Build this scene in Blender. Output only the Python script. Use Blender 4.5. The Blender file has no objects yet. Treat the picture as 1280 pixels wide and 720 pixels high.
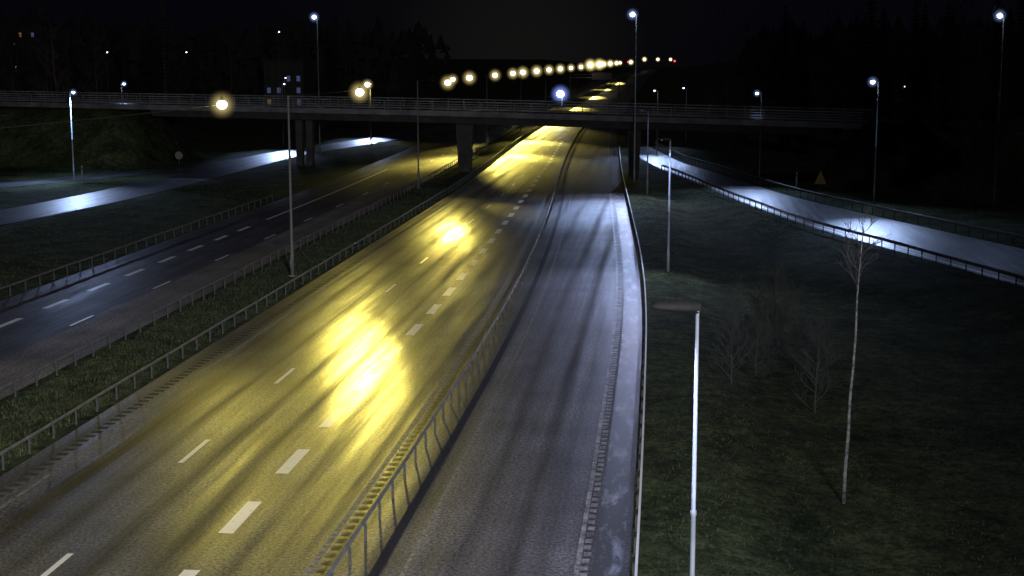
import bpy, math, random
import numpy as np
from mathutils import Vector
random.seed(7); rng=np.random.default_rng(7)
scene=bpy.context.scene
COL=scene.collection
scene.view_settings.view_transform='Standard'
try: scene.view_settings.look='None'
except Exception: pass
scene.view_settings.exposure=0

# ---------------------------------------------------------------- helpers
def link(o): COL.objects.link(o); return o
def mesh_obj(name,verts,faces,mats=(),parent=None,loc=None,smooth=False,**props):
    me=bpy.data.meshes.new(name); me.from_pydata([tuple(map(float,v)) for v in verts],[],faces); me.update()
    if not isinstance(mats,(list,tuple)): mats=[mats]
    for m in mats: me.materials.append(m)
    if smooth:
        me.polygons.foreach_set('use_smooth',[True]*len(me.polygons))
    o=bpy.data.objects.new(name,me); link(o)
    if loc is not None: o.location=loc
    if parent is not None: o.parent=parent
    for k,v in props.items(): o[k]=v
    return o
def empty(name,loc,label,category,group=None,rot=0):
    e=bpy.data.objects.new(name,None); e.empty_display_size=.5; e.location=loc; e.rotation_euler=(0,0,rot); link(e)
    e['label']=label; e['category']=category
    if group: e['group']=group
    return e
def part(name,me,parent,loc=(0,0,0),**props):
    o=bpy.data.objects.new(name,me); o.location=loc; link(o); o.parent=parent
    for k,v in props.items(): o[k]=v
    return o
class MB:
    def __init__(s): s.v=[]; s.f=[]
    def box(s,x0,x1,y0,y1,z0,z1,tx=1.0,ty=1.0):
        b=len(s.v); cx=(x0+x1)/2; cy=(y0+y1)/2
        for z,t,u in((z0,1,1),(z1,tx,ty)):
            for x,y in((x0,y0),(x1,y0),(x1,y1),(x0,y1)):
                s.v.append((cx+(x-cx)*t,cy+(y-cy)*u,z))
        s.f+= [(b,b+3,b+2,b+1),(b+4,b+5,b+6,b+7)]+[(b+i,b+(i+1)%4,b+4+(i+1)%4,b+4+i) for i in range(4)]
    def tube(s,pts,rad,n=8,cap=True):
        pts=[Vector(p) for p in pts]; b0=len(s.v)
        for i,p in enumerate(pts):
            d=(pts[min(i+1,len(pts)-1)]-pts[max(i-1,0)]).normalized()
            a=d.cross(Vector((0,0,1)))
            if a.length<.1: a=Vector((1,0,0))
            a.normalize(); c=d.cross(a).normalized()
            r=rad[i] if isinstance(rad,(list,tuple)) else rad
            for k in range(n):
                t=2*math.pi*k/n; s.v.append(tuple(p+a*(r*math.cos(t))+c*(r*math.sin(t))))
        for i in range(len(pts)-1):
            for k in range(n):
                k2=(k+1)%n; s.f.append((b0+i*n+k,b0+i*n+k2,b0+(i+1)*n+k2,b0+(i+1)*n+k))
        if cap:
            s.f.append(tuple(b0+k for k in range(n))[::-1]); e=b0+(len(pts)-1)*n
            s.f.append(tuple(e+k for k in range(n)))
    def ball(s,c,rx,ry,rz,n=12,m=8,zmin=-1,zmax=1):
        b=len(s.v)
        for j in range(m+1):
            ph=math.asin(zmin)+(math.asin(zmax)-math.asin(zmin))*j/m
            for k in range(n):
                t=2*math.pi*k/n
                s.v.append((c[0]+rx*math.cos(ph)*math.cos(t),c[1]+ry*math.cos(ph)*math.sin(t),c[2]+rz*math.sin(ph)))
        for j in range(m):
            for k in range(n):
                k2=(k+1)%n; s.f.append((b+j*n+k,b+j*n+k2,b+(j+1)*n+k2,b+(j+1)*n+k))
        s.f.append(tuple(b+k for k in range(n))[::-1]); s.f.append(tuple(b+m*n+k for k in range(n)))
    def mesh(s,name,mat,smooth=False):
        me=bpy.data.meshes.new(name); me.from_pydata([tuple(map(float,v)) for v in s.v],[],s.f); me.update(); me.materials.append(mat)
        if smooth: me.polygons.foreach_set('use_smooth',[True]*len(me.polygons))
        return me

# ---------------------------------------------------------------- materials
def newmat(name):
    m=bpy.data.materials.new(name); m.use_nodes=True; nt=m.node_tree
    b=nt.nodes['Principled BSDF']; return m,nt,b
def noise(nt,scale,detail=4,vec=None,stretch=None,rough=.6):
    n=nt.nodes.new('ShaderNodeTexNoise'); n.inputs['Scale'].default_value=scale; n.inputs['Detail'].default_value=detail; n.inputs['Roughness'].default_value=rough
    tc=nt.nodes.new('ShaderNodeTexCoord'); mp=nt.nodes.new('ShaderNodeMapping')
    if stretch: mp.inputs['Scale'].default_value=stretch
    nt.links.new(tc.outputs['Object'],mp.inputs['Vector']); nt.links.new(mp.outputs['Vector'],n.inputs['Vector'])
    return n
def ramp(nt,src,stops):
    r=nt.nodes.new('ShaderNodeValToRGB'); nt.links.new(src,r.inputs['Fac'])
    e=r.color_ramp.elements
    while len(e)<len(stops): e.new(.5)
    for i,(p,c) in enumerate(stops):
        e[i].position=p; e[i].color=(c,c,c,1) if isinstance(c,(int,float)) else (*c,1)
    return r
def mul(nt,a,b,mode='MULTIPLY',fac=1.0):
    m=nt.nodes.new('ShaderNodeMix'); m.data_type='RGBA'; m.blend_type=mode; m.inputs[0].default_value=fac
    nt.links.new(a,m.inputs[6]); nt.links.new(b,m.inputs[7]); return m.outputs[2]
def bump(nt,b,src,strength,dist):
    bp=nt.nodes.new('ShaderNodeBump'); bp.inputs['Strength'].default_value=strength; bp.inputs['Distance'].default_value=dist
    nt.links.new(src,bp.inputs['Height']); nt.links.new(bp.outputs['Normal'],b.inputs['Normal'])
def asphalt(name,base,rlo,rhi,tint=(1,1,1.03),bs=.4,tracks=None):
    m,nt,b=newmat(name)
    g=noise(nt,9,3,rough=1.0); s=noise(nt,1.0,5,stretch=(1.3,.035,1)); p=noise(nt,.25,5)
    lo=tuple(base*.04*t for t in tint); hi=tuple(base*3.1*t for t in tint)
    r1=ramp(nt,g.outputs['Fac'],[(.40,lo),(.62,hi)])
    r2=ramp(nt,s.outputs['Fac'],[(.3,.55),(.7,1.4)])
    r3=ramp(nt,p.outputs['Fac'],[(.3,.55),(.7,1.35)])
    c=mul(nt,mul(nt,r1.outputs['Color'],r2.outputs['Color']),r3.outputs['Color'])
    s2=noise(nt,1.0,6,stretch=(2.2,.07,1),rough=.7)
    rr=ramp(nt,s2.outputs['Fac'],[(.32,rlo),(.68,rhi)]); rout=rr.outputs['Color']
    if tracks:
        off,w=tracks
        tc=nt.nodes.new('ShaderNodeTexCoord'); sp=nt.nodes.new('ShaderNodeSeparateXYZ'); nt.links.new(tc.outputs['Object'],sp.inputs[0])
        wob=noise(nt,1.0,3,stretch=(.2,.03,1))
        a=nt.nodes.new('ShaderNodeMath'); a.operation='MULTIPLY_ADD'; a.inputs[1].default_value=.9; nt.links.new(wob.outputs['Fac'],a.inputs[0]); nt.links.new(sp.outputs['X'],a.inputs[2])
        d=nt.nodes.new('ShaderNodeMath'); d.operation='ADD'; d.inputs[1].default_value=off-.45; nt.links.new(a.outputs[0],d.inputs[0])
        e=nt.nodes.new('ShaderNodeMath'); e.operation='DIVIDE'; e.inputs[1].default_value=w; nt.links.new(d.outputs[0],e.inputs[0])
        f=nt.nodes.new('ShaderNodeMath'); f.operation='FRACT'; nt.links.new(e.outputs[0],f.inputs[0])
        tr=ramp(nt,f.outputs[0],[(.0,1.15),(.17,1.08),(.28,.55),(.39,1.0),(.5,1.12),(.61,1.0),(.72,.55),(.83,1.08)])
        c=mul(nt,c,tr.outputs['Color'])
        tb=ramp(nt,f.outputs[0],[(.0,.92),(.17,.94),(.28,1.2),(.39,.97),(.5,.93),(.61,.97),(.72,1.2),(.83,.94)])
        rout=mul(nt,rout,tb.outputs['Color'])
    nt.links.new(c,b.inputs['Base Color']); nt.links.new(rout,b.inputs['Roughness'])
    if bs: bump(nt,b,g.outputs['Fac'],bs,.018)
    return m
M_main=asphalt('wet_asphalt_main',.07,.36,.56,(1,.97,.88),.35,(19.6,3.7))
M_left=asphalt('wet_asphalt_opposite',.05,.40,.65,(1.06,.95,1.0))
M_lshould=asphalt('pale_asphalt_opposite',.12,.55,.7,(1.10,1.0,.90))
M_right=asphalt('damp_asphalt_slip',.07,.48,.7,(1,.98,1.1),.4,(2.9,3.4))
M_ramp=asphalt('wet_asphalt_ramp',.05,.32,.55,(1,1,1.03),.3)
M_dark=asphalt('dark_gutter_asphalt',.012,.8,.95)
def paint(name,col,wear=(.36,.46),rough=.45,sc=5,low=.06,stretch=None):
    m,nt,b=newmat(name)
    n=noise(nt,sc,6,rough=.75,stretch=stretch); r=ramp(nt,n.outputs['Fac'],[(wear[0],(low,low,low)),(wear[1],col)])
    nt.links.new(r.outputs['Color'],b.inputs['Base Color']); b.inputs['Roughness'].default_value=rough
    return m
M_paint=paint('worn_white_paint',(.95,.95,.90),(.28,.40),.42,4)
M_paintsoft=paint('very_worn_white_paint',(.30,.30,.28),(.4,.6),.6)
M_prof=paint('worn_profiled_paint',(.5,.5,.52),(.40,.62),.55,2)
M_salt=paint('salted_shoulder',(.34,.37,.44),(.50,.66),.5,.9,.035,(1.6,.4,1))
M_rumble=paint('rumble_strip_dark',(.03,.03,.026),(.3,.5),.9)
def simple(name,col,rough=.6,metal=0,nz=None,var=.35,bumpd=0):
    m,nt,b=newmat(name)
    n=noise(nt,nz or 3,5); r=ramp(nt,n.outputs['Fac'],[(.3,tuple(c*(1-var) for c in col)),(.7,tuple(min(1,c*(1+var)) for c in col))])
    nt.links.new(r.outputs['Color'],b.inputs['Base Color']); b.inputs['Roughness'].default_value=rough; b.inputs['Metallic'].default_value=metal
    if bumpd: bump(nt,b,n.outputs['Fac'],.6,bumpd)
    return m
M_galv=simple('galvanised_steel',(.26,.27,.28),.6,.1,.4,.5)
M_galvdull=simple('weathered_galvanised_steel',(.14,.14,.13),.65,.1,2)
M_white=simple('pale_galvanised_steel',(.88,.9,.9),.45,0,1.5,.1)
M_post=simple('steel_post',(.07,.07,.07),.65,.1,3)
M_pole=simple('lamp_pole_steel',(.38,.44,.54),.55,.1,.8,.35)
M_poledark=simple('dark_mast_steel',(.14,.14,.13),.6,.1,1.5,.2)
M_head=simple('lamp_housing',(.02,.02,.02),.9,0,4)
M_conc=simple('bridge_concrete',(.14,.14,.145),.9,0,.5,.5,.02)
M_concdark=simple('dark_concrete',(.05,.05,.05),.9,0,.7,.4,.02)  # darker concrete tone for girder and piers
M_black=simple('black_cable',(.03,.03,.03),.7)
M_bark=simple('brown_bark',(.07,.055,.045),.95,0,6,.5,.02)
M_twig=simple('bare_twigs',(.05,.04,.035),.9,0,4,.4)
M_shrub=simple('shrub_twigs',(.055,.06,.055),.9,0,4,.4)
M_needle=simple('spruce_needles',(.028,.04,.026),.95,0,2,.6)
M_wall=simple('dark_render_wall',(.05,.05,.05),.9,0,1)
M_roof=simple('dark_roof',(.03,.03,.035),.8,0,2)
M_yellow=simple('yellow_sign_face',(.36,.27,.05),.6,0,2,.2)
M_signback=simple('grey_sign_back',(.22,.20,.18),.5,.1,2,.1)
m,nt,b=newmat('winter_grass'); M_grass=m
n1=noise(nt,4.5,6,rough=.95); n2=noise(nt,.35,5,rough=.7); n3=noise(nt,1.6,5)
r1=ramp(nt,n1.outputs['Fac'],[(.38,(.010,.016,.009)),(.68,(.15,.20,.11))])
r2=ramp(nt,n2.outputs['Fac'],[(.32,(.3,.34,.3)),(.68,(1.5,1.4,1.1))]); r3=ramp(nt,n3.outputs['Fac'],[(.3,.45),(.7,1.4)])
nt.links.new(mul(nt,mul(nt,r1.outputs['Color'],r2.outputs['Color']),r3.outputs['Color']),b.inputs['Base Color']); b.inputs['Roughness'].default_value=1
b.inputs['Specular IOR Level'].default_value=.1
bump(nt,b,n1.outputs['Fac'],.8,.12)
M_blade=simple('grass_blades',(.06,.082,.042),.95,0,.8,.6)
m,nt,b=newmat('birch_bark'); M_birch=m
n1=noise(nt,2.4,5,stretch=(1.5,1.5,1.6),rough=.8); r=ramp(nt,n1.outputs['Fac'],[(.40,(.03,.028,.025)),(.62,(.30,.30,.30))]); nt.links.new(r.outputs['Color'],b.inputs['Base Color']); b.inputs['Roughness'].default_value=.8
def emis(name,col,st):
    m,nt,b=newmat(name); nt.nodes.remove(b); e=nt.nodes.new('ShaderNodeEmission'); e.inputs[0].default_value=(*col,1); e.inputs[1].default_value=st
    nt.links.new(e.outputs[0],nt.nodes['Material Output'].inputs['Surface'])
    try: m.cycles.emission_sampling='NONE'
    except Exception: pass
    return m
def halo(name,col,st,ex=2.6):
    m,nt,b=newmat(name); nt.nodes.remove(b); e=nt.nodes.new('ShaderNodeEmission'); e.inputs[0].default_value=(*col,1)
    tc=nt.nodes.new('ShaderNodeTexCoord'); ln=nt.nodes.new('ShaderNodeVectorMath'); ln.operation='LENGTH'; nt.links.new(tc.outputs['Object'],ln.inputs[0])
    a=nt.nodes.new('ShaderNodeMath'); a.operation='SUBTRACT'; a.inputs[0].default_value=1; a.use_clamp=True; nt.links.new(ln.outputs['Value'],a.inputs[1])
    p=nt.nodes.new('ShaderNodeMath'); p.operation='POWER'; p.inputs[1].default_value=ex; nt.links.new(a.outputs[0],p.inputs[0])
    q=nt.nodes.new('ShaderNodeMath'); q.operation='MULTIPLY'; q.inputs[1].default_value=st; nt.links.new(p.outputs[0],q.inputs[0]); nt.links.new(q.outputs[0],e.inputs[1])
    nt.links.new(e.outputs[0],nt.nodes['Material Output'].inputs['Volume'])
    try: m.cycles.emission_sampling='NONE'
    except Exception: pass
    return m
YEL=(1.0,.82,.15); BLU=(.42,.58,1.0); COOL=(.96,.93,.98)
E_yel=emis('sodium_lamp_glass',(1,.95,.72),12); E_blu=emis('white_lamp_glass',(.8,.9,1),8); E_blue=emis('blue_lamp_glass',(.85,.9,1),9)
E_win=emis('lit_window_cool',(.35,.5,1),.10); E_winw=emis('lit_window_warm',(1,.6,.2),.12); E_red=emis('red_lamp_glass',(1,.05,.08),3)
H_yel=halo('sodium_bloom_glow',(1,.80,.30),1.9,2.8); H_blu=halo('white_bloom_glow',(.3,.45,1),2.2); H_blue=halo('blue_bloom_glow',(.22,.34,1),1.4,2.4)  # emissive volumes imitating lens bloom around lamp heads, not scattering mist
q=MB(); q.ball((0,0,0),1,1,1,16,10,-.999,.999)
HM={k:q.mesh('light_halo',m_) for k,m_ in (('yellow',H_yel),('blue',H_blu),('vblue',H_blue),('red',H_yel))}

# ---------------------------------------------------------------- alignments (metres, Y along the motorway)
def curve(pts,win=10):
    pts=sorted(pts); ys=np.array([p[0] for p in pts],float); xs=np.array([p[1] for p in pts],float)
    ks=np.linspace(-win,win,9)
    def f(y):
        y=np.asarray(y,float); return np.mean([np.interp(y+k,ys,xs) for k in ks],axis=0)
    return f
shift=curve([(-60,0),(140,0),(171,-.5),(240,-2.4),(350,-3.7),(500,-4.6),(900,-6),(1500,-6.6),(2600,-6.6)])
MR=lambda y:-21.5+shift(y)
ML=lambda y:-25.7+shift(y)
LL=lambda y:-37.2+shift(y)
DV=curve([(-60,-8.3),(20,-8.2),(60,-8.0),(76,-8.1),(95,-8.6),(117,-9.4),(145,-10.7),(171,-12.1),(208,-13.6),(240,-14.6),(267,-15.4),(400,-17.2),(900,-19.3),(2600,-20)],14)
RR=curve([(-60,-.6),(45,-.6),(74,-.8),(94,-1.4),(130,-3.1),(170,-5.0),(267,-8.6),(400,-10.3),(900,-12),(2600,-12.5)])
RN=curve([(20,40),(45,33),(66,27),(86.1,21.1),(101,16.6),(117.7,11.1),(143.7,5.7),(165.9,1.9),(182.8,-1.6),(210,-5.2),(260,-8)],5)
RF=curve([(20,51),(45,44),(75,36.5),(92,31),(106.5,26),(123.3,20.1),(142.8,13.6),(174.8,6.8),(190.6,3.2),(230,-2),(280,-7)],5)
LC=curve([(20,-78),(60,-66),(90,-60),(117.2,-56.3),(139,-54.3),(164.7,-54.2),(199,-54.6),(236,-49),(281.5,-42.2),(350,-38),(420,-38)],8)
L2=[(-54.5,196),(-57,182),(-60.5,171),(-65,161),(-71,148),(-80,125),(-95,95),(-110,70)]
YS=np.concatenate([np.arange(-20,260,4.),np.arange(260,600,15.),np.arange(600,2500,80.)])

# ---------------------------------------------------------------- ground
BY=lambda x:167.6-.27*(x+3.6)
def sm(t): t=np.clip(t,0,1); return t*t*(3-2*t)
def gheight(x,y):
    x=np.asarray(x,float); y=np.asarray(y,float)
    h=np.zeros_like(x)
    h=h+ .25*np.sin(x*.21+1)*np.sin(y*.13)+.12*np.sin(x*.6+y*.35)+.07*np.sin(x*1.7+y*.9)*np.sin(y*1.1-x*.5)
    h=h+ 14*sm((-x-92)/130)*sm((y-60)/60) + 10*sm((x-34-np.maximum(0,(110-y))*.4)/70)
    s=np.abs(y-BY(x))/1.03
    e=7.0*sm(1-(s-5.5)/11)
    h=np.maximum(h, e*sm((-63-x)/7)+ h*0); h=np.maximum(h,(e-.2)*sm((x-17)/6))
    def flat(h,lo,hi,yr0=-1e9,yr1=1e9,blend=2.2,lvl=-.06):
        d=np.maximum(np.maximum(lo-x,x-hi),0); d=np.where((y<yr0)|(y>yr1),99,d)
        w=1-sm(d/blend); return h*(1-w)+lvl*w
    h=flat(h,LL(y)-1,RR(y)+.5,blend=3)
    h=flat(h,RN(y)-.4,RF(y)+.4,20,275,4)
    h=flat(h,LC(y)-4,LC(y)+4,0,420,4)
    P=np.array(L2)
    dm=np.full_like(x,1e9)
    for i in range(len(P)-1):
        a=P[i]; bb=P[i+1]; ab=bb-a; t=np.clip(((x-a[0])*ab[0]+(y-a[1])*ab[1])/(ab@ab),0,1)
        dm=np.minimum(dm,np.hypot(x-a[0]-t*ab[0],y-a[1]-t*ab[1]))
    w=1-sm((dm-3.3)/4); h=h*(1-w)-.06*w
    d=sm((x-RR(y)-1)/5)*sm((RN(y)-1-x)/5); h=h-.7*d*(y<200)
    return h
gx=np.concatenate([np.arange(-1500,-200,80.),np.arange(-200,-110,6.),np.arange(-110,60,1.25),np.arange(60,160,6.),np.arange(160,1500,80.)])
gy=np.concatenate([np.arange(-60,15,6.),np.arange(15,230,1.5),np.arange(230,420,6.),np.arange(420,2700,60.)])
GX,GY=np.meshgrid(gx,gy); GZ=gheight(GX,GY)
V=np.stack([GX.ravel(),GY.ravel(),GZ.ravel()],1); nx=len(gx); F=[]
for j in range(len(gy)-1):
    r=j*nx; F+=[(r+i,r+i+1,r+nx+i+1,r+nx+i) for i in range(nx-1)]
mesh_obj('ground',V,F,M_grass,smooth=True,kind='structure')
def gz(x,y): return float(gheight(np.array([x]),np.array([y]))[0])

def strip(name,lo,hi,z,mat,y0=-20,y1=2500,**k):
    ys=YS[(YS>y0)&(YS<y1)]; ys=np.concatenate([[y0],ys,[y1]])
    a=lo(ys)+0*ys; c=hi(ys)+0*ys; v=[]; f=[]
    for i,y in enumerate(ys): v+=[(a[i],y,z),(c[i],y,z)]
    for i in range(len(ys)-1): f.append((2*i,2*i+1,2*i+3,2*i+2))
    k.setdefault('kind','structure'); return mesh_obj(name,v,f,mat,**k)
strip('road_main_carriageway',lambda y:MR(y)+.35,lambda y:DV(y)+.62,0,M_main)
strip('road_opposite_carriageway',lambda y:LL(y)+.5,lambda y:ML(y)-3.8,0,M_left)
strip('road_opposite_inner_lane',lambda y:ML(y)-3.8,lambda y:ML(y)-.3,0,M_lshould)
strip('road_slip_carriageway',lambda y:DV(y)+.9,lambda y:RR(y)-.12,0,M_right)
strip('road_gutter',lambda y:DV(y)+.62,lambda y:DV(y)+.9,-.004,M_dark)
strip('road_shoulder',lambda y:RR(y)-1.1,lambda y:RR(y)-.3,.004,M_salt,y1=300)
strip('road_right_ramp',lambda y:np.where(y<175,RN(y)+.6,np.maximum(RN(y)+.6,RR(y)+.0)),lambda y:RF(y)-.9,-.008,M_ramp,y0=22,y1=262)
strip('road_left_ramp',lambda y:LC(y)-3.3,lambda y:LC(y)+3.3,-.008,M_ramp,y0=20,y1=360)
P=np.array(L2); v=[];f=[]
for i in range(len(P)):
    d=P[min(i+1,len(P)-1)]-P[max(i-1,0)]; d=d/np.hypot(*d); n=np.array([-d[1],d[0]])
    a=P[i]+n*2.7; c=P[i]-n*2.7; v+=[(a[0],a[1],-.012),(c[0],c[1],-.012)]
for i in range(len(P)-1): f.append((2*i,2*i+1,2*i+3,2*i+2))
mesh_obj('road_left_branch',v,f,M_ramp,kind='structure')

# ---------------------------------------------------------------- markings
def dashes(name,fx,w,start,period,length,y0,y1,mat,z=.005):
    v=[];f=[]; k=math.ceil((y0-start)/period); y=start+k*period
    while y<y1:
        a,b_=y-length/2,y+length/2; x0=float(fx(a)); x1=float(fx(b_)); b=len(v)
        j=random.uniform(-.02,.02)
        v+=[(x0-w/2+j,a,z),(x0+w/2+j,a,z),(x1+w/2+j,b_,z),(x1-w/2+j,b_,z)]; f.append((b,b+1,b+2,b+3)); y+=period
    mesh_obj(name,v,f,mat,kind='structure')
def line(name,fx,w,y0,y1,mat,z=.005): strip(name,lambda y:fx(y)-w/2,lambda y:fx(y)+w/2,z,mat,y0,y1)
TH=curve([(-60,-12.2),(80,-12.2),(100,-12.5),(147,-13.7),(184,-14.8),(260,-17.5),(400,-19)],5)
TN=lambda y:-15.9+shift(y)*.8
dashes('road_marking_broad_dashes',TH,.44,45.8,6,3,18,240,M_paint)
dashes('road_marking_lane_dashes',TN,.18,46.7,12,3,18,900,M_paint)
line('road_marking_main_left_edge',lambda y:-19.65+shift(y),.15,18,900,M_paintsoft)
line('road_marking_main_right_edge',lambda y:DV(y)-1.0,.18,18,600,M_paintsoft)
dashes('road_rumble_left',lambda y:-20.25+shift(y),.4,20,.6,.3,20,150,M_rumble)
dashes('road_rumble_right',lambda y:DV(y)-.7,.3,20,.6,.3,20,140,M_paintsoft)
dashes('road_marking_opposite_broad_dashes',lambda y:-33.2+shift(y),.36,75.3,6,3,30,116,M_paint)
line('road_marking_opposite_solid',lambda y:-33.2+shift(y),.25,118,175,M_paint)
dashes('road_marking_opposite_lane_dashes',lambda y:-29.75+shift(y),.18,82.5,12,3,30,600,M_paint)
line('road_marking_opposite_edge',lambda y:ML(y)-.75,.14,30,600,M_paintsoft)
line('road_marking_slip_right_edge',lambda y:RR(y)-1.5,.14,18,300,M_prof,.009)
dashes('road_marking_slip_profiled_edge',lambda y:RR(y)-1.3,.2,20,.55,.33,18,200,M_prof,.010)
line('road_marking_slip_left_edge',lambda y:DV(y)+1.5,.12,18,300,M_paintsoft)
line('road_marking_ramp_left_edge',lambda y:RN(y)+1.1,.16,24,200,M_paint)
line('road_marking_ramp_right_edge',lambda y:RF(y)-1.4,.16,24,240,M_paintsoft)
line('road_marking_left_ramp_edge',lambda y:LC(y)+2.8,.15,24,340,M_paintsoft)

# ---------------------------------------------------------------- guard rails
pm=MB(); pm.box(-.035,.035,-.025,.025,-.25,.58); pm.box(-.04,.04,-.029,.029,.58,.592,.8,.8); POST=pm.mesh('post',M_post)
PROF=[(0,.64),(.03,.635),(.055,.615),(.02,.59),(.02,.575),(.055,.55),(.03,.525),(0,.52),(-.012,.52),(.018,.535),(.042,.55),(.005,.572),(.005,.593),(.042,.615),(.02,.628),(-.012,.632)]
def guardrail(fx,y0,y1,side,label,mrail,post=POST,step=2.0,k=1.0,dz=0):
    ys=[y0]; 
    while ys[-1]<y1:
        y=ys[-1]; dx=float(fx(y+.5)-fx(y-.5)); ys.append(y+step/math.hypot(1,dx))
    pts=[(float(fx(y)),y) for y in ys]
    ox,oy=pts[0]; e=empty('guard_rail',(ox,oy,dz),label,'guard rail','guard rails along the motorway')
    v=[];f=[];n=len(PROF)
    for i,(x,y) in enumerate(pts):
        a=pts[max(i-1,0)]; c=pts[min(i+1,len(pts)-1)]; d=Vector((c[0]-a[0],c[1]-a[1])).normalized(); nx_,ny_=d.y*side,-d.x*side
        wob=.012*math.sin(i*.9)+.01*math.sin(i*.37)
        for o,z in PROF:
            z=.58+(z-.58)*k
            v.append((x-ox+nx_*(o+.06),y-oy+ny_*(o+.06),z+wob))
    for i in range(len(pts)-1):
        for kk in range(n):
            k2=(kk+1)%n; f.append((i*n+kk,i*n+k2,(i+1)*n+k2,(i+1)*n+kk))
    mesh_obj('rail',v,f,mrail,parent=e)
    for (x,y) in pts[:100]: part('post',post,e,(x-ox,y-oy,0))
    if len(pts)>100:
        q=MB()
        for (x,y) in pts[100:]: q.box(x-ox-.04,x-ox+.04,y-oy-.03,y-oy+.03,-.25,.58)
        part('post',q.mesh('post',M_post),e,kind='stuff')
    return e
guardrail(MR,22,360,1,'weathered steel guard rail on the grass median',M_galvdull)
guardrail(ML,30,360,-1,'weathered steel guard rail beside the opposite carriageway',M_galvdull)
guardrail(DV,20,330,-1,'steel guard rail dividing motorway from slip road',M_galvdull,dz=-.05,k=1.2)
guardrail(RR,20,215,1,'bright pale guard rail beside the slip road shoulder',M_white,k=1.2)
guardrail(lambda y:LL(y)+.1,40,132,1,'low steel guard rail before the grass verge',M_galvdull)
guardrail(RN,60,176,1,'curving steel guard rail on the inner ramp edge',M_galvdull,k=1.9,dz=.08)
guardrail(RF,62,225,-1,'curving steel guard rail on the outer ramp edge',M_galvdull,k=1.9,dz=.08)

# ---------------------------------------------------------------- lamps
def spot(parent,loc,target,power,col,angle=120,blend=1.0,rad=.15):
    l=bpy.data.lights.new('lamp_light','SPOT'); l.energy=power; l.color=col; l.spot_size=math.radians(angle); l.spot_blend=blend; l.shadow_soft_size=rad
    o=bpy.data.objects.new('lamp_light',l); link(o); o.parent=parent; o.location=loc
    d=Vector(target)-(Vector(loc)+(parent.location if parent else Vector((0,0,0)))); o.rotation_euler=d.to_track_quat('-Z','Y').to_euler(); return o
def street_lamp(x,y,h,arm,label,col='blue',glass_r=.16,light=None,angle=150,polemat=None,z0=None,r=.085,hal=True,flat=False,hs=1.0,lcol=None,lrad=.15,group='street lamps along the roads'):
    z0=gz(x,y) if z0 is None else z0
    e=empty('street_lamp',(x,y,z0),label,'street lamp',group); H=h-z0
    q=MB(); q.tube([(0,0,-.3),(0,0,1.2),(0,0,1.25),(0,0,H*.45),(0,0,H*.45+.02),(0,0,H*.45+.12),(0,0,H*.45+.14),(0,0,H-.02)],[r*1.25,r*1.25,r,r*.9,r*1.12,r*1.12,r*.8,r*.62],12)
    part('pole',q.mesh('pole',polemat or M_pole,True),e)
    ax,ay=arm; L=math.hypot(ax,ay); ux,uy=ax/L,ay/L
    q=MB(); q.tube([(0,0,H-.1),(ux*.06,uy*.06,H+.02),(ax*.5,ay*.5,H+.03)],[r*.8,r*.7,r*.6],8); part('bracket',q.mesh('bracket',M_head,True),e)
    q=MB(); n=10
    c0=Vector((-ax*.08,-ay*.08,H+.03)); c1=Vector((ax*1.05,ay*1.05,H+.05)); side=Vector((-uy,ux,0))
    secs=[(0,.05,.05),(.12,.09,.065),(.5,.14,.07),(.85,.14,.06),(1,.09,.035)]
    for t,w,hh in secs:
        c=c0.lerp(c1,t)
        for k in range(n):
            a=2*math.pi*k/n; q.v.append(tuple(c+side*(w*hs*math.cos(a))+Vector((0,0,hh*hs*math.sin(a)))))
    for i in range(len(secs)-1):
        for k in range(n): k2=(k+1)%n; q.f.append((i*n+k,i*n+k2,(i+1)*n+k2,(i+1)*n+k))
    q.f+=[tuple(range(n))[::-1],tuple((len(secs)-1)*n+k for k in range(n))]
    part('lamp_housing',q.mesh('lamp_housing',M_head,True),e)
    q=MB(); g=glass_r; gc=(ax*.7,ay*.7,H+(-.012 if flat else -.03-g*.3)); q.ball(gc,g,g,g*(.15 if flat else .9),12,8,-.999,.999)
    part('lamp_glass',q.mesh('lamp_glass',{'blue':E_blu,'yellow':E_yel,'vblue':E_blue,'red':E_red}[col],True),e)
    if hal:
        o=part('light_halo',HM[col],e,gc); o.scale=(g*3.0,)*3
    if light:
        lc=lcol or {'blue':BLU,'yellow':YEL,'vblue':(.2,.35,1),'red':(1,0,0)}[col]
        lz=H-.14-g*1.3
        for (P_,T_,A_) in light: spot(e,(ax*.7,ay*.7,lz),T_,P_,lc,A_,rad=lrad)
    return e
SL=(.58,.63,1.0)
street_lamp(.76,30,8.15,(-.92,0),'slim pale lamp post with flat dark head by slip road',light=[(1800,(-3.5,36,0),150)],glass_r=.06,hal=False,flat=True,hs=1.45,lcol=SL,r=.06)
street_lamp(.4,92,8.3,(-.75,0),'slim lamp post with small head by slip road',light=[(3800,(-2,80,0),135)],glass_r=.06,hal=False,flat=True,lcol=SL,r=.075)
street_lamp(-1.6,146,8.3,(-.9,0),'slim lamp post with small head near the bridge',light=[(5500,(-4,128,0),135)],glass_r=.06,hal=False,flat=True,lcol=SL,r=.075)
street_lamp(-3.2,160,18.3,(-.6,-.3),'tall pale lamp mast with bright white head before bridge',light=[(34000,(-6.5,130,0),24),(9000,(-2.2,88,0),6),(7000,(-2.6,108,0),7),(6000,(-5,96,0),40)],glass_r=.28,r=.08,lcol=BLU)
street_lamp(-48.3,200,19.3,(-.5,-.5),'tall lamp mast with white head behind the bridge',light=[(36000,(-57.2,112,0),10),(46000,(-55.0,135,0),11),(28000,(-54.4,158,0),16),(8000,(-32.6,83,0),2.6),(5000,(-35,92,0),2.5)],glass_r=.3,r=.1,polemat=M_poledark)
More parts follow.
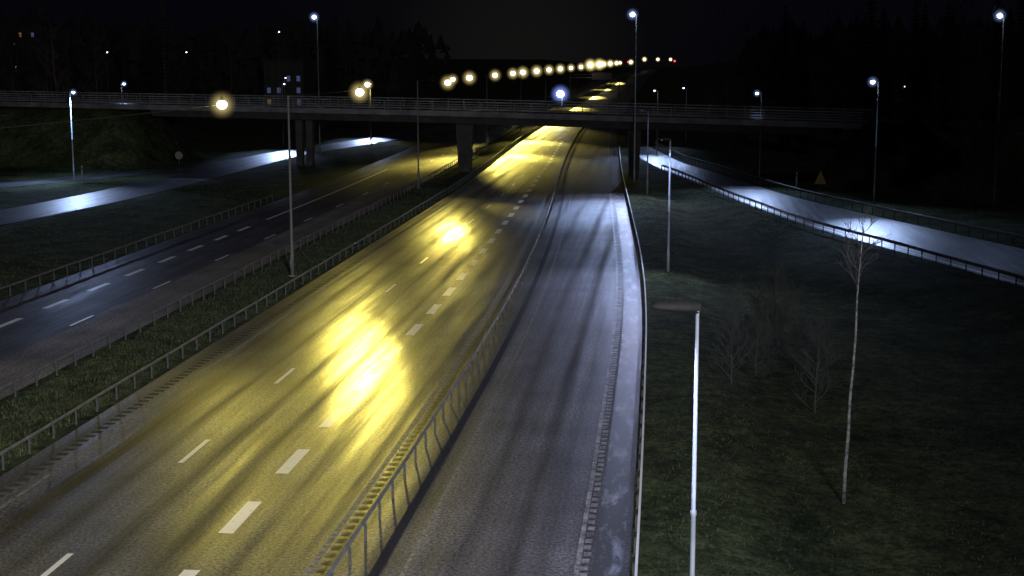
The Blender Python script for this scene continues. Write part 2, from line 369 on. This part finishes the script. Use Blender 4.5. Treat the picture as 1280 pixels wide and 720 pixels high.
street_lamp(29.2,131,17.2,(-.5,0),'tall lamp mast with white head beside ramp woodland',light=[(1200,(22,112,0),60)],glass_r=.24,r=.1,polemat=M_poledark)
street_lamp(19.6,137,11.4,(-.8,-.4),'pale lamp post with bright white head by the ramp',light=[(15000,(16.5,116,0),32),(2400,(13,114,0),150)],glass_r=.22,r=.075)
street_lamp(10.5,160.5,9.8,(-.7,-.3),'lamp post with white head on the ramp verge',light=[(8000,(8,145,0),70)],glass_r=.18,r=.07,polemat=M_poledark)
street_lamp(-66.4,157,9.8,(.7,-.3),'pale lamp post with white head by the branch road',light=[(9000,(-58,136,0),60),(3500,(-66,158,0),120),(12000,(-68,149,0),60)],glass_r=.18,r=.07)
street_lamp(-80.0,208,9.9,(.7,-.3),'lamp post with white head behind the bridge approach',light=[(2000,(-70,190,0),90)],glass_r=.2)
street_lamp(-47.5,232,9.5,(-.6,-.3),'roadside lamp with glowing yellow head beyond the bridge','yellow',light=[(900,(-44,225,0),120)],glass_r=.4,polemat=M_poledark)
street_lamp(-60.5,226,9.6,(.6,-.3),'roadside lamp with white head beyond the bridge',light=[(26000,(-55,200,0),30)],glass_r=.12,polemat=M_poledark)
street_lamp(-54,262,9.0,(.6,-.3),'roadside lamp with white head beyond the bridge',light=[(30000,(-49.5,236,0),28)],glass_r=.12,polemat=M_poledark)
street_lamp(-1,215,8.9,(-.7,-.3),'lamp post with pale head beyond the bridge',light=[(9000,(-3,195,0),50)],glass_r=.12)
street_lamp(3.5,236,8.9,(-.7,-.3),'lamp post with pale head beyond the bridge',light=[(7000,(-4,212,0),50)],glass_r=.12)
street_lamp(-21.1,300,6.6,(-.5,-.3),'intense blue white lamp beyond the bridge','vblue',light=[(300,(-24,290,0),120)],glass_r=.8)
for (x,y,h,c,g) in [(-150,380,15.4,'yellow',.15),(-128,380,15.4,'yellow',.15),(-178,385,11.5,'yellow',.15),(-85,315,19.5,'blue',.14),(-83,312,9.5,'blue',.14),(-80.5,318,13,'blue',.14),(55,345,7.3,'vblue',.14),(62,350,7.2,'red',.14),(3.5,600,13.0,'red',.42),(-16,620,12.6,'red',.36)]:
    street_lamp(x,y,h,(.5,-.3),'small distant lamp among dark trees',c,glass_r=g,hal=False,polemat=M_poledark,r=.07)
street_lamp(14,-22,21,(-.8,.6),'added unseen floodlight mast behind the camera for fill light',light=[(115000,(-27,84,0),50),(90000,(-50,122,0),44)],glass_r=.3,hal=False,r=.14,lcol=COOL,lrad=3.0)  # added fill: unseen soft flood brightening road, verges and bridge from behind

# catenary masts, cable and hanging lanterns over the median
masts=[(-22.9,26),(-22.9,86.9),(-25.6,149.5),(-26.0,212),(-26.9,272),(-27.4,335),(-27.9,400),(-28.3,470),(-28.8,560),(-29.2,660),(-29.6,800),(-30,1000),(-30.1,1300)]
q=MB(); q.tube([(0,0,-.3),(0,0,1.4),(0,0,1.45),(0,0,11.1)],[.12,.12,.09,.06],12); q.ball((0,0,11.12),.1,.1,.07,8,4)
MASTP=q.mesh('pole',M_poledark,True)
q=MB(); q.box(-.22,.22,-.17,.17,0,.08,.9,.9); q.box(-.09,.09,-.2,-.12,.6,1.1); MASTB=q.mesh('base_plate',M_galvdull)
for x,y in masts:
    e=empty('lighting_mast',(x,y,-.03),'slender dark steel mast standing in the grass median','mast','masts carrying the lighting cable')
    part('pole',MASTP,e); part('base_plate',MASTB,e)
mx=curve([(b_,a) for a,b_ in masts],1)
q=MB()
for (x0,y0),(x1,y1) in zip(masts[:-1],masts[1:]):
    pts=[]
    for k in range(9):
        t=k/8; pts.append((x0+(x1-x0)*t,y0+(y1-y0)*t,11.15-.5*4*t*(1-t)*.4))
    q.tube(pts,.012,4,False)
o=part('lighting_cable',q.mesh('lighting_cable',M_black),None); o['label']='thin black catenary cable strung between median masts'; o['category']='cable'
def lantern(x,y,z,g,lights=()):
    e=empty('hanging_lamp',(x,y,z),'glowing yellow sodium lantern hanging over the median','lamp','lanterns hung over the median')
    q=MB(); q.tube([(0,0,g*.82),(0,0,g*.82+.1),(0,0,g*.82+.25)],[.14,.1,.03],10); part('lamp_housing',q.mesh('lamp_housing',M_head,True),e)
    q=MB(); q.ball((0,0,0),g,g,g*.85,14,10,-.999,.999); part('lamp_glass',q.mesh('lamp_glass',E_yel,True),e)
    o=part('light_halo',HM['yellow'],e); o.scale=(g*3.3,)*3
    for (p,t,a) in lights: spot(e,(0,0,-g-.1),t,p,YEL,a,1,.15)
lantern(-22.9,73.5,11.0,.27,[(1600,(-15.5,44,0),44),(1100,(-16,40,0),80)])
lantern(-24.2,114,10.75,.34,[(32000,(-13.0,62,0),4.6),(22000,(-12.0,57,0),4.0),(14000,(-14.4,66,0),5.5),(9000,(-13.4,58,0),9),(6000,(-13.6,56,0),14),(3200,(-14.6,53,0),22),(1500,(-15.5,60,0),36),(700,(-16,68,0),75)])
lantern(-24.0,160,10.8,.34,[(30000,(-16.5,112,0),3.8),(16000,(-15.6,108,0),3.4),(9000,(-16.8,111,0),7),(5000,(-16.8,108,0),12),(2600,(-16.5,106,0),19),(1300,(-17,112,0),34),(9000,(-13.2,128,0),10)])
lantern(-22.9,30,10.9,.3,[(900,(-17,36,0),130)])
for (y,ls) in [(176,0),(192,0),(224,[(110000,(-18.4,199,0),15),(40000,(-18.4,196,0),30),(130000,(-30.2,188,0),14),(40000,(-30,190,0),24)]),(255,[(120000,(-20,235,0),18),(40000,(-20,230,0),34)]),(276,[(110000,(-31.0,207,0),9)]),(309,[(30000,(-22,280,0),30)]),(346,[(80000,(-24,315,0),22)]),(388,0),(437,[(100000,(-25,400,0),19)]),(495,0),(565,[(150000,(-26,525,0),14)]),(650,0),(700,[(220000,(-28,660,0),12)]),(790,0),(900,[(280000,(-28,840,0),10)]),(975,0),(1290,0)]:
    g=(.34+min(.5,max(0,(y-170))*.0011))*random.choice([.8,.95,1.05,1.25]); lantern(float(mx(y)),y,10.95+ (.4 if y>500 else 0),g,ls or ())  # glass radius grows with distance, imitating lamp bloom
for (x,y) in [(-24,1700),(-10,2000),(8,2200)]:
    lantern(x,y,14,1.2)

# ---------------------------------------------------------------- bridge
be=empty('bridge',(-24,BY(-24),0),'long grey concrete overpass crossing the motorway on piers','bridge')
def bz(x): return 7.65-(x+90)*.0105+.25*math.exp(-((x+25)/40)**2)
xs=np.arange(-125,23.1,3.)
def sweep(name,prof,mat,x0=-125,x1=44):
    X=[x for x in xs if x0<=x<=x1]; v=[];f=[];n=len(prof)
    for x in X:
        for o,z in prof: v.append((x+24+o*.26,BY(x)-BY(-24)+o*.965,bz(x)+z))
    for i in range(len(X)-1):
        for k in range(n): k2=(k+1)%n; f.append((i*n+k,i*n+k2,(i+1)*n+k2,(i+1)*n+k))
    f+=[tuple(range(n)),tuple((len(X)-1)*n+k for k in range(n))[::-1]]
    return mesh_obj(name,v,f,mat,parent=be)
sweep('deck',[(-4.6,0),(4.6,0),(4.6,-.3),(-4.6,-.3)],M_conc)
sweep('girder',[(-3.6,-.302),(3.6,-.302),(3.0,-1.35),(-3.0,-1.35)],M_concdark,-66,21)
for s in(-1,1):
    sweep('edge_beam',[(s*4.602,.18),(s*4.9,.18),(s*4.9,-.45),(s*4.602,-.45)],M_conc)
    q=MB()
    for zz,rr in((1.25,.06),(.95,.03),(.65,.03),(.38,.045)):
        q.tube([(x+24+s*4.75*.26,BY(x)-BY(-24)+s*4.75*.965,bz(x)+zz) for x in xs],rr,5,False)
    rail=part('railing',q.mesh('railing',M_galv),be)
    q=MB(); q.box(-.04,.04,-.04,.04,.18,1.24); bp=q.mesh('railing_post',M_galvdull)
    X=np.arange(-108,22,2.0)
    for x in X: part('railing_post',bp,rail,(x+24+s*4.75*.26,BY(x)-BY(-24)+s*4.75*.965,bz(x)))
def pier(x,dy,w,wt,d,h,name='pier'):
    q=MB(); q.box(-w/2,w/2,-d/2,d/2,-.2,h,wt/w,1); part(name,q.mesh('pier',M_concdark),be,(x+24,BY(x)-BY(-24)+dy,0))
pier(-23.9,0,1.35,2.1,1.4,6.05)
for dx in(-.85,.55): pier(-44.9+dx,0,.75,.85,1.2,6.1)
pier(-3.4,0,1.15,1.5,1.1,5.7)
v=[];f=[]
for x in xs: v+=[(x-4.3*.26,BY(x)-4.15,bz(x)+.006),(x+4.3*.26,BY(x)+4.15,bz(x)+.006)]
for i in range(len(xs)-1): f.append((2*i,2*i+2,2*i+3,2*i+1))
mesh_obj('road_overpass',v,f,M_left,kind='structure')

# ---------------------------------------------------------------- gantry sign
e=empty('sign_gantry',(-24,500,0),'dark sign gantry spanning the distant carriageway','sign gantry')
q=MB(); q.tube([(-8.5,0,0),(-8.5,0,8.4)],.25,8); q.tube([(8.5,0,0),(8.5,0,8.4)],.25,8); part('leg',q.mesh('leg',M_galvdull),e)
q=MB(); q.box(-8.8,8.8,-.3,.3,7.2,7.5); q.box(-8.8,8.8,-.3,.3,8.2,8.4); part('beam',q.mesh('beam',M_galvdull),e)
q=MB(); q.box(-1,6,-.5,-.34,6.6,9.0); part('sign_panel',q.mesh('sign_panel',M_signback),e)

# ---------------------------------------------------------------- small signs and marker posts
def sign(x,y,h,w,hh,mat,label,tri=False):
    z0=gz(x,y); e=empty('road_sign',(x,y,z0),label,'road sign')
    q=MB(); q.tube([(0,.03,-.2),(0,.03,h)],.035,8); part('post',q.mesh('post',M_galvdull,True),e)
    q=MB()
    if tri: q.v=[(-w/2,-.03,h-hh),(w/2,-.03,h-hh),(.0,-.03,h),(-w/2,-.01,h-hh),(w/2,-.01,h-hh),(.0,-.01,h)]; q.f=[(0,1,2),(5,4,3),(0,3,4,1),(1,4,5,2),(2,5,3,0)]
    else: q.tube([(0,-.03,h-w/2),(0,-.01,h-w/2)],w/2,20)
    part('sign_panel',q.mesh('sign_panel',mat),e)
sign(15.7,147,2.4,1.2,1.4,M_yellow,'dull yellow triangular warning sign standing beyond the ramp',True)
sign(-60.6,176,2.0,1.0,1.0,M_signback,'dim grey round sign beside the branch road')
for x,y in[(13.7,151),(-1.0,205),(-62.5,150)]:
    e=empty('marker_post',(x,y,gz(x,y)),'short white roadside marker post on the verge','marker post','marker posts on the verges')
    q=MB(); q.box(-.09,.09,-.05,.05,-.1,1.9,.9,.9); part('post',q.mesh('post',M_galv),e)
    q=MB(); q.box(-.07,.07,-.058,-.051,1.45,1.65); part('reflector',q.mesh('reflector',M_black),e)

# ---------------------------------------------------------------- distant apartment block
def block(x,y,w,d,h,label,lit):
    z0=gz(x,y); e=empty('apartment_block',(x,y,z0),label,'building')
    q=MB(); q.box(-w/2,w/2,-d/2,d/2,-1,h); part('wall',q.mesh('wall',M_wall),e)
    q=MB(); q.box(-w/2-.3,w/2+.3,-d/2-.3,d/2+.3,h+.003,h+.4); part('roof',q.mesh('roof',M_roof),e)
    nfl=int(h//2.6); nc=int(w//1.8); r=random.Random(int(x)+3)
    for i in range(nfl):
        for j in range(nc):
            cx=-w/2+(j+.5)*w/nc; z=.8+i*2.6
            q=MB(); q.box(cx-.4,cx+.4,-d/2-.05,-d/2-.003,z,z+1.2)
            part('window',q.mesh('window',r.choice([E_win,E_win,E_win,E_winw]) if r.random()<lit else M_roof),e)
block(-84.5,322,9,10,13,'dark apartment block with a few cool lit windows',.4)
block(-185,400,22,12,12,'dark apartment block with sparse warm lit windows',.06)

# ---------------------------------------------------------------- trees
def tree_skel(seed,H,r0,spread,levels=3,nb=9,start=.3,birch=False):
    R=random.Random(seed); tr=MB(); tw=MB()
    pts=[];rad=[];x=y=0; wv=.005 if birch else .012
    for i in range(9):
        t=i/8; pts.append(Vector((x,y,H*t-.2*(i==0)))); rad.append(r0*(1-t)**.8+.012); x+=R.uniform(-1,1)*H*wv; y+=R.uniform(-1,1)*H*wv
    tr.tube(pts,rad,8)
    def grow(p,d,L,r,lv):
        n=3; ps=[p]; q=p
        for k in range(n):
            d=(d+Vector((R.uniform(-.25,.25),R.uniform(-.25,.25),R.uniform(-.05,.22)))).normalized(); q=q+d*(L/n); ps.append(q)
        (tw if (lv<levels or birch) else tr).tube(ps,[r*(1-.75*i/n)+.003 for i in range(n+1)],4 if lv<levels else 5,False)
        if lv>1:
            for k in range(5 if lv==levels else 4):
                t=R.uniform(.25,1); i=min(n-1,int(t*n)); b=ps[i].lerp(ps[i+1],t*n-i if t<1 else 1)
                a=R.uniform(0,6.28); dd=(d+Vector((math.cos(a),math.sin(a),R.uniform(-.2,.6)))*.8).normalized()
                grow(b,dd,L*R.uniform(.4,.6),r*.5,lv-1)
    for k in range(nb):
        t=start+(1-start)*(k+R.random())/nb; i=min(7,int(t*8)); p=pts[i].lerp(pts[i+1],min(1,t*8-i)); a=R.uniform(0,6.28)
        d=Vector((math.cos(a),math.sin(a),R.uniform(.4,1.1))).normalized()
        grow(p,d,spread*(1.15-t*.75)*R.uniform(.7,1.1),rad[i]*.5,levels)
    return tr,tw
KINDS=[]
for s in range(3):
    tr,tw=tree_skel(50+s,17+2*s,.2,5.2,3,20,.22); KINDS.append((tr.mesh('trunk',M_bark,True),tw.mesh('crown',M_twig)))
def spruce(seed,H):
    R=random.Random(seed); tr=MB(); tr.tube([(0,0,-.3),(0,0,H)],[.24,.03],8); c=MB()
    z=H*.1
    while z<H:
        t=z/H; L=(1-t)**.85*H*.19+.15; nb=int(9+6*(1-t))
        for k in range(nb):
            a=R.uniform(0,6.28); l=L*R.uniform(.7,1.12); dz=-l*R.uniform(.15,.45)
            ux,uy=math.cos(a),math.sin(a); w=l*.22
            for m_ in range(5):
                u=(m_+.3)/5; cx,cy,cz=ux*l*u,uy*l*u,z+dz*u*u+R.uniform(-.1,.1); b=len(c.v); ww=w*(1.1-u)+.12
                c.v+=[(cx-uy*ww,cy+ux*ww,cz-.18),(cx+uy*ww,cy-ux*ww,cz-.22),(cx+ux*l*.3,cy+uy*l*.3,cz+dz*.25+R.uniform(-.1,.1))]; c.f.append((b,b+1,b+2))
        z+=H*.022+.08
    return tr.mesh('trunk',M_bark,True),c.mesh('crown',M_needle)
SPR=[spruce(3,19),spruce(4,23)]
def put_tree(x,y,kind,s,name,label,cat='tree',group='dark woodland trees'):
    e=empty(name,(x,y,gz(x,y)),label,cat,group,random.uniform(0,6.28)); e.scale=(s,s,s*random.uniform(.92,1.08))
    part('trunk',kind[0],e); part('crown',kind[1],e)
spots_=[]
def free(x,y):
    if abs(x-(-84.5*y/322))<11 and 200<y<322 and x<-50: return False
    if x<-80 and y>300 and y<400 and abs(x+185)<16: return False
    if abs(y-BY(x))<9: return False
    if LL(y)-4<x<RR(y)+4: return False
    if abs(x-LC(y))<6.5: return False
    if y<285 and RN(y)-3<x<RF(y)+3: return False
    return all((x-a)**2+(y-b_)**2>14 for a,b_ in spots_)
for (x,y,s) in [(20.4,146.5,.4),(22.6,150,.5),(25.2,151.5,.62),(27.5,147,.7),(24.3,146,.42)]:
    spots_.append((x,y)); put_tree(x,y,SPR[int(x)%2],s,'spruce_tree','dark evergreen spruce standing in unlit woodland')
cnt=0;tries=0
while cnt<120 and tries<5000:
    tries+=1
    reg=random.random()
    if reg<.36: x=random.uniform(-190,-62); y=random.uniform(205,330)
    elif reg<.44: x=random.uniform(-112,-84); y=random.uniform(150,176)
    elif reg<.58: x=random.uniform(26,60); y=random.uniform(118,160)
    else: x=random.uniform(7,130); y=random.uniform(190,300)
    if not free(x,y): continue
    spots_.append((x,y)); cnt+=1
    if random.random()<.4: put_tree(x,y,random.choice(SPR),random.uniform(.8,1.15),'spruce_tree','dark evergreen spruce standing in unlit woodland')
    else: put_tree(x,y,random.choice(KINDS),random.uniform(.8,1.1),'bare_tree','bare leafless tree standing in unlit woodland')
c=MB(); R=random.Random(9)
for k in range(9000):
    if R.random()<.5: x=R.uniform(-620,-75)
    else: x=R.uniform(25,560)
    y=R.uniform(380,520); h=gz(x,y) if k%10==0 else (14 if x<-200 else 8); z=R.uniform(0,19)*(1-.3*R.random())+h-2; s=R.uniform(.8,2.4)
    b=len(c.v); c.v+=[(x-s,y+R.uniform(-1,1),z-s),(x+s,y+R.uniform(-1,1),z-s*.8),(x+R.uniform(-1,1),y,z+s*1.6)]; c.f.append((b,b+1,b+2))
o=part('woodland',c.mesh('woodland',M_needle),None); o['kind']='stuff'; o['label']='far dark wood behind the roads'; o['category']='woodland'
tr,tw=tree_skel(21,8.9,.055,1.9,3,8,.74,True)
e=empty('birch_tree',(5.9,45.2,gz(5.9,45.2)),'thin leafless white birch on the dark grass slope','tree'); e.rotation_euler=(0,.035,0)
part('trunk',tr.mesh('trunk',M_birch,True),e); part('crown',tw.mesh('crown',simple('birch_twigs',(.08,.075,.075),.7)),e)
SB=[]
for s in range(3):
    tr,tw=tree_skel(80+s,4.2,.03,1.5,3,22,.03); SB.append((tr.mesh('trunk',M_shrub),tw.mesh('crown',M_shrub)))
for i,(x,y) in enumerate([(3.4,66),(4.2,63),(5.4,68),(6.6,61),(7.6,66),(5.8,73),(4.6,70),(3.0,60),(6.2,57),(4.9,65),(6.0,64),(24.5,133),(27,128),(17,150),(-92,140),(-84,165),(-78,168)]):
    put_tree(x,y,SB[i%3],random.uniform(.6,1.0),'sapling','bare thin sapling growing on the grass slope','sapling','saplings on the verges')

# ---------------------------------------------------------------- grass blades
def blades(n,fx0,fx1,y0,y1,hmin,hmax):
    u=rng.random(n); y=y0+(y1-y0)*u**1.5; x=fx0(y)+(fx1(y)-fx0(y))*rng.random(n); z=gheight(x,y)
    a=rng.random(n)*6.28; w=rng.uniform(.01,.022,n); h=rng.uniform(hmin,hmax,n); lx=rng.normal(0,.07,n); ly=rng.normal(0,.07,n)
    A=np.stack([x-w*np.cos(a),y-w*np.sin(a),z-.02],1); B=np.stack([x+w*np.cos(a),y+w*np.sin(a),z-.02],1); C=np.stack([x+lx,y+ly,z+h],1)
    return np.stack([A,B,C],1).reshape(-1,3)
Vb=np.concatenate([blades(30000,lambda y:ML(y)+.15,lambda y:MR(y)-.1,24,150,.05,.2),blades(30000,lambda y:RR(y)+.3,lambda y:np.minimum(RN(y)-.5,RR(y)+16),24,150,.03,.11),blades(12000,lambda y:LC(y)+3.8,lambda y:LL(y)-.2,60,170,.08,.25)])
me=bpy.data.meshes.new('grass'); nT=len(Vb)//3
me.vertices.add(len(Vb)); me.vertices.foreach_set('co',Vb.ravel()); me.loops.add(len(Vb)); me.loops.foreach_set('vertex_index',np.arange(len(Vb)))
me.polygons.add(nT); me.polygons.foreach_set('loop_start',np.arange(nT)*3); me.polygons.foreach_set('loop_total',np.full(nT,3)); me.update(); me.validate()
me.materials.append(M_blade); o=part('grass',me,None); o['kind']='stuff'; o['label']='rough winter grass on median and verges'; o['category']='grass'

# ---------------------------------------------------------------- world
w=bpy.data.worlds.new('World'); scene.world=w; w.use_nodes=True; nt=w.node_tree; nt.nodes.clear()
out=nt.nodes.new('ShaderNodeOutputWorld'); add=nt.nodes.new('ShaderNodeAddShader')
sky=nt.nodes.new('ShaderNodeTexSky'); sky.sky_type='NISHITA'; sky.sun_disc=False; sky.sun_elevation=math.radians(1); sky.sun_rotation=math.radians(200)
b1=nt.nodes.new('ShaderNodeBackground'); b1.inputs[1].default_value=.0002; nt.links.new(sky.outputs[0],b1.inputs[0])
tc=nt.nodes.new('ShaderNodeTexCoord'); dot=nt.nodes.new('ShaderNodeVectorMath'); dot.operation='DOT_PRODUCT'
d=Vector((-.10,1,.0)).normalized(); dot.inputs[1].default_value=d; nrm=nt.nodes.new('ShaderNodeVectorMath'); nrm.operation='NORMALIZE'
nt.links.new(tc.outputs['Generated'],nrm.inputs[0]); nt.links.new(nrm.outputs[0],dot.inputs[0])
r=ramp(nt,dot.outputs['Value'],[(0,(.0012,.0011,.0026)),(.985,(.0013,.0012,.0028)),(.996,(.0020,.0018,.0028)),(1,(.0056,.0056,.0054))])
b2=nt.nodes.new('ShaderNodeBackground'); b2.inputs[1].default_value=1; nt.links.new(r.outputs[0],b2.inputs[0])
nt.links.new(b1.outputs[0],add.inputs[0]); nt.links.new(b2.outputs[0],add.inputs[1]); nt.links.new(add.outputs[0],out.inputs[0])
l=bpy.data.lights.new('night_fill','SUN'); l.energy=.05; l.angle=.3; l.color=(.8,.85,1); o=bpy.data.objects.new('night_fill_light',l); link(o); o.rotation_euler=(math.radians(35),math.radians(20),0)  # added dim directional fill for the night, no visible source

# ---------------------------------------------------------------- camera
cam=bpy.data.cameras.new('camera'); cam.sensor_width=36; cam.lens=36*1800/1280; cam.clip_end=6000; cam.clip_start=.5
co=bpy.data.objects.new('camera',cam); link(co); co.location=(0,0,13.3)
co.rotation_euler=(math.radians(90-9.0),0,math.radians(6.0)); scene.camera=co
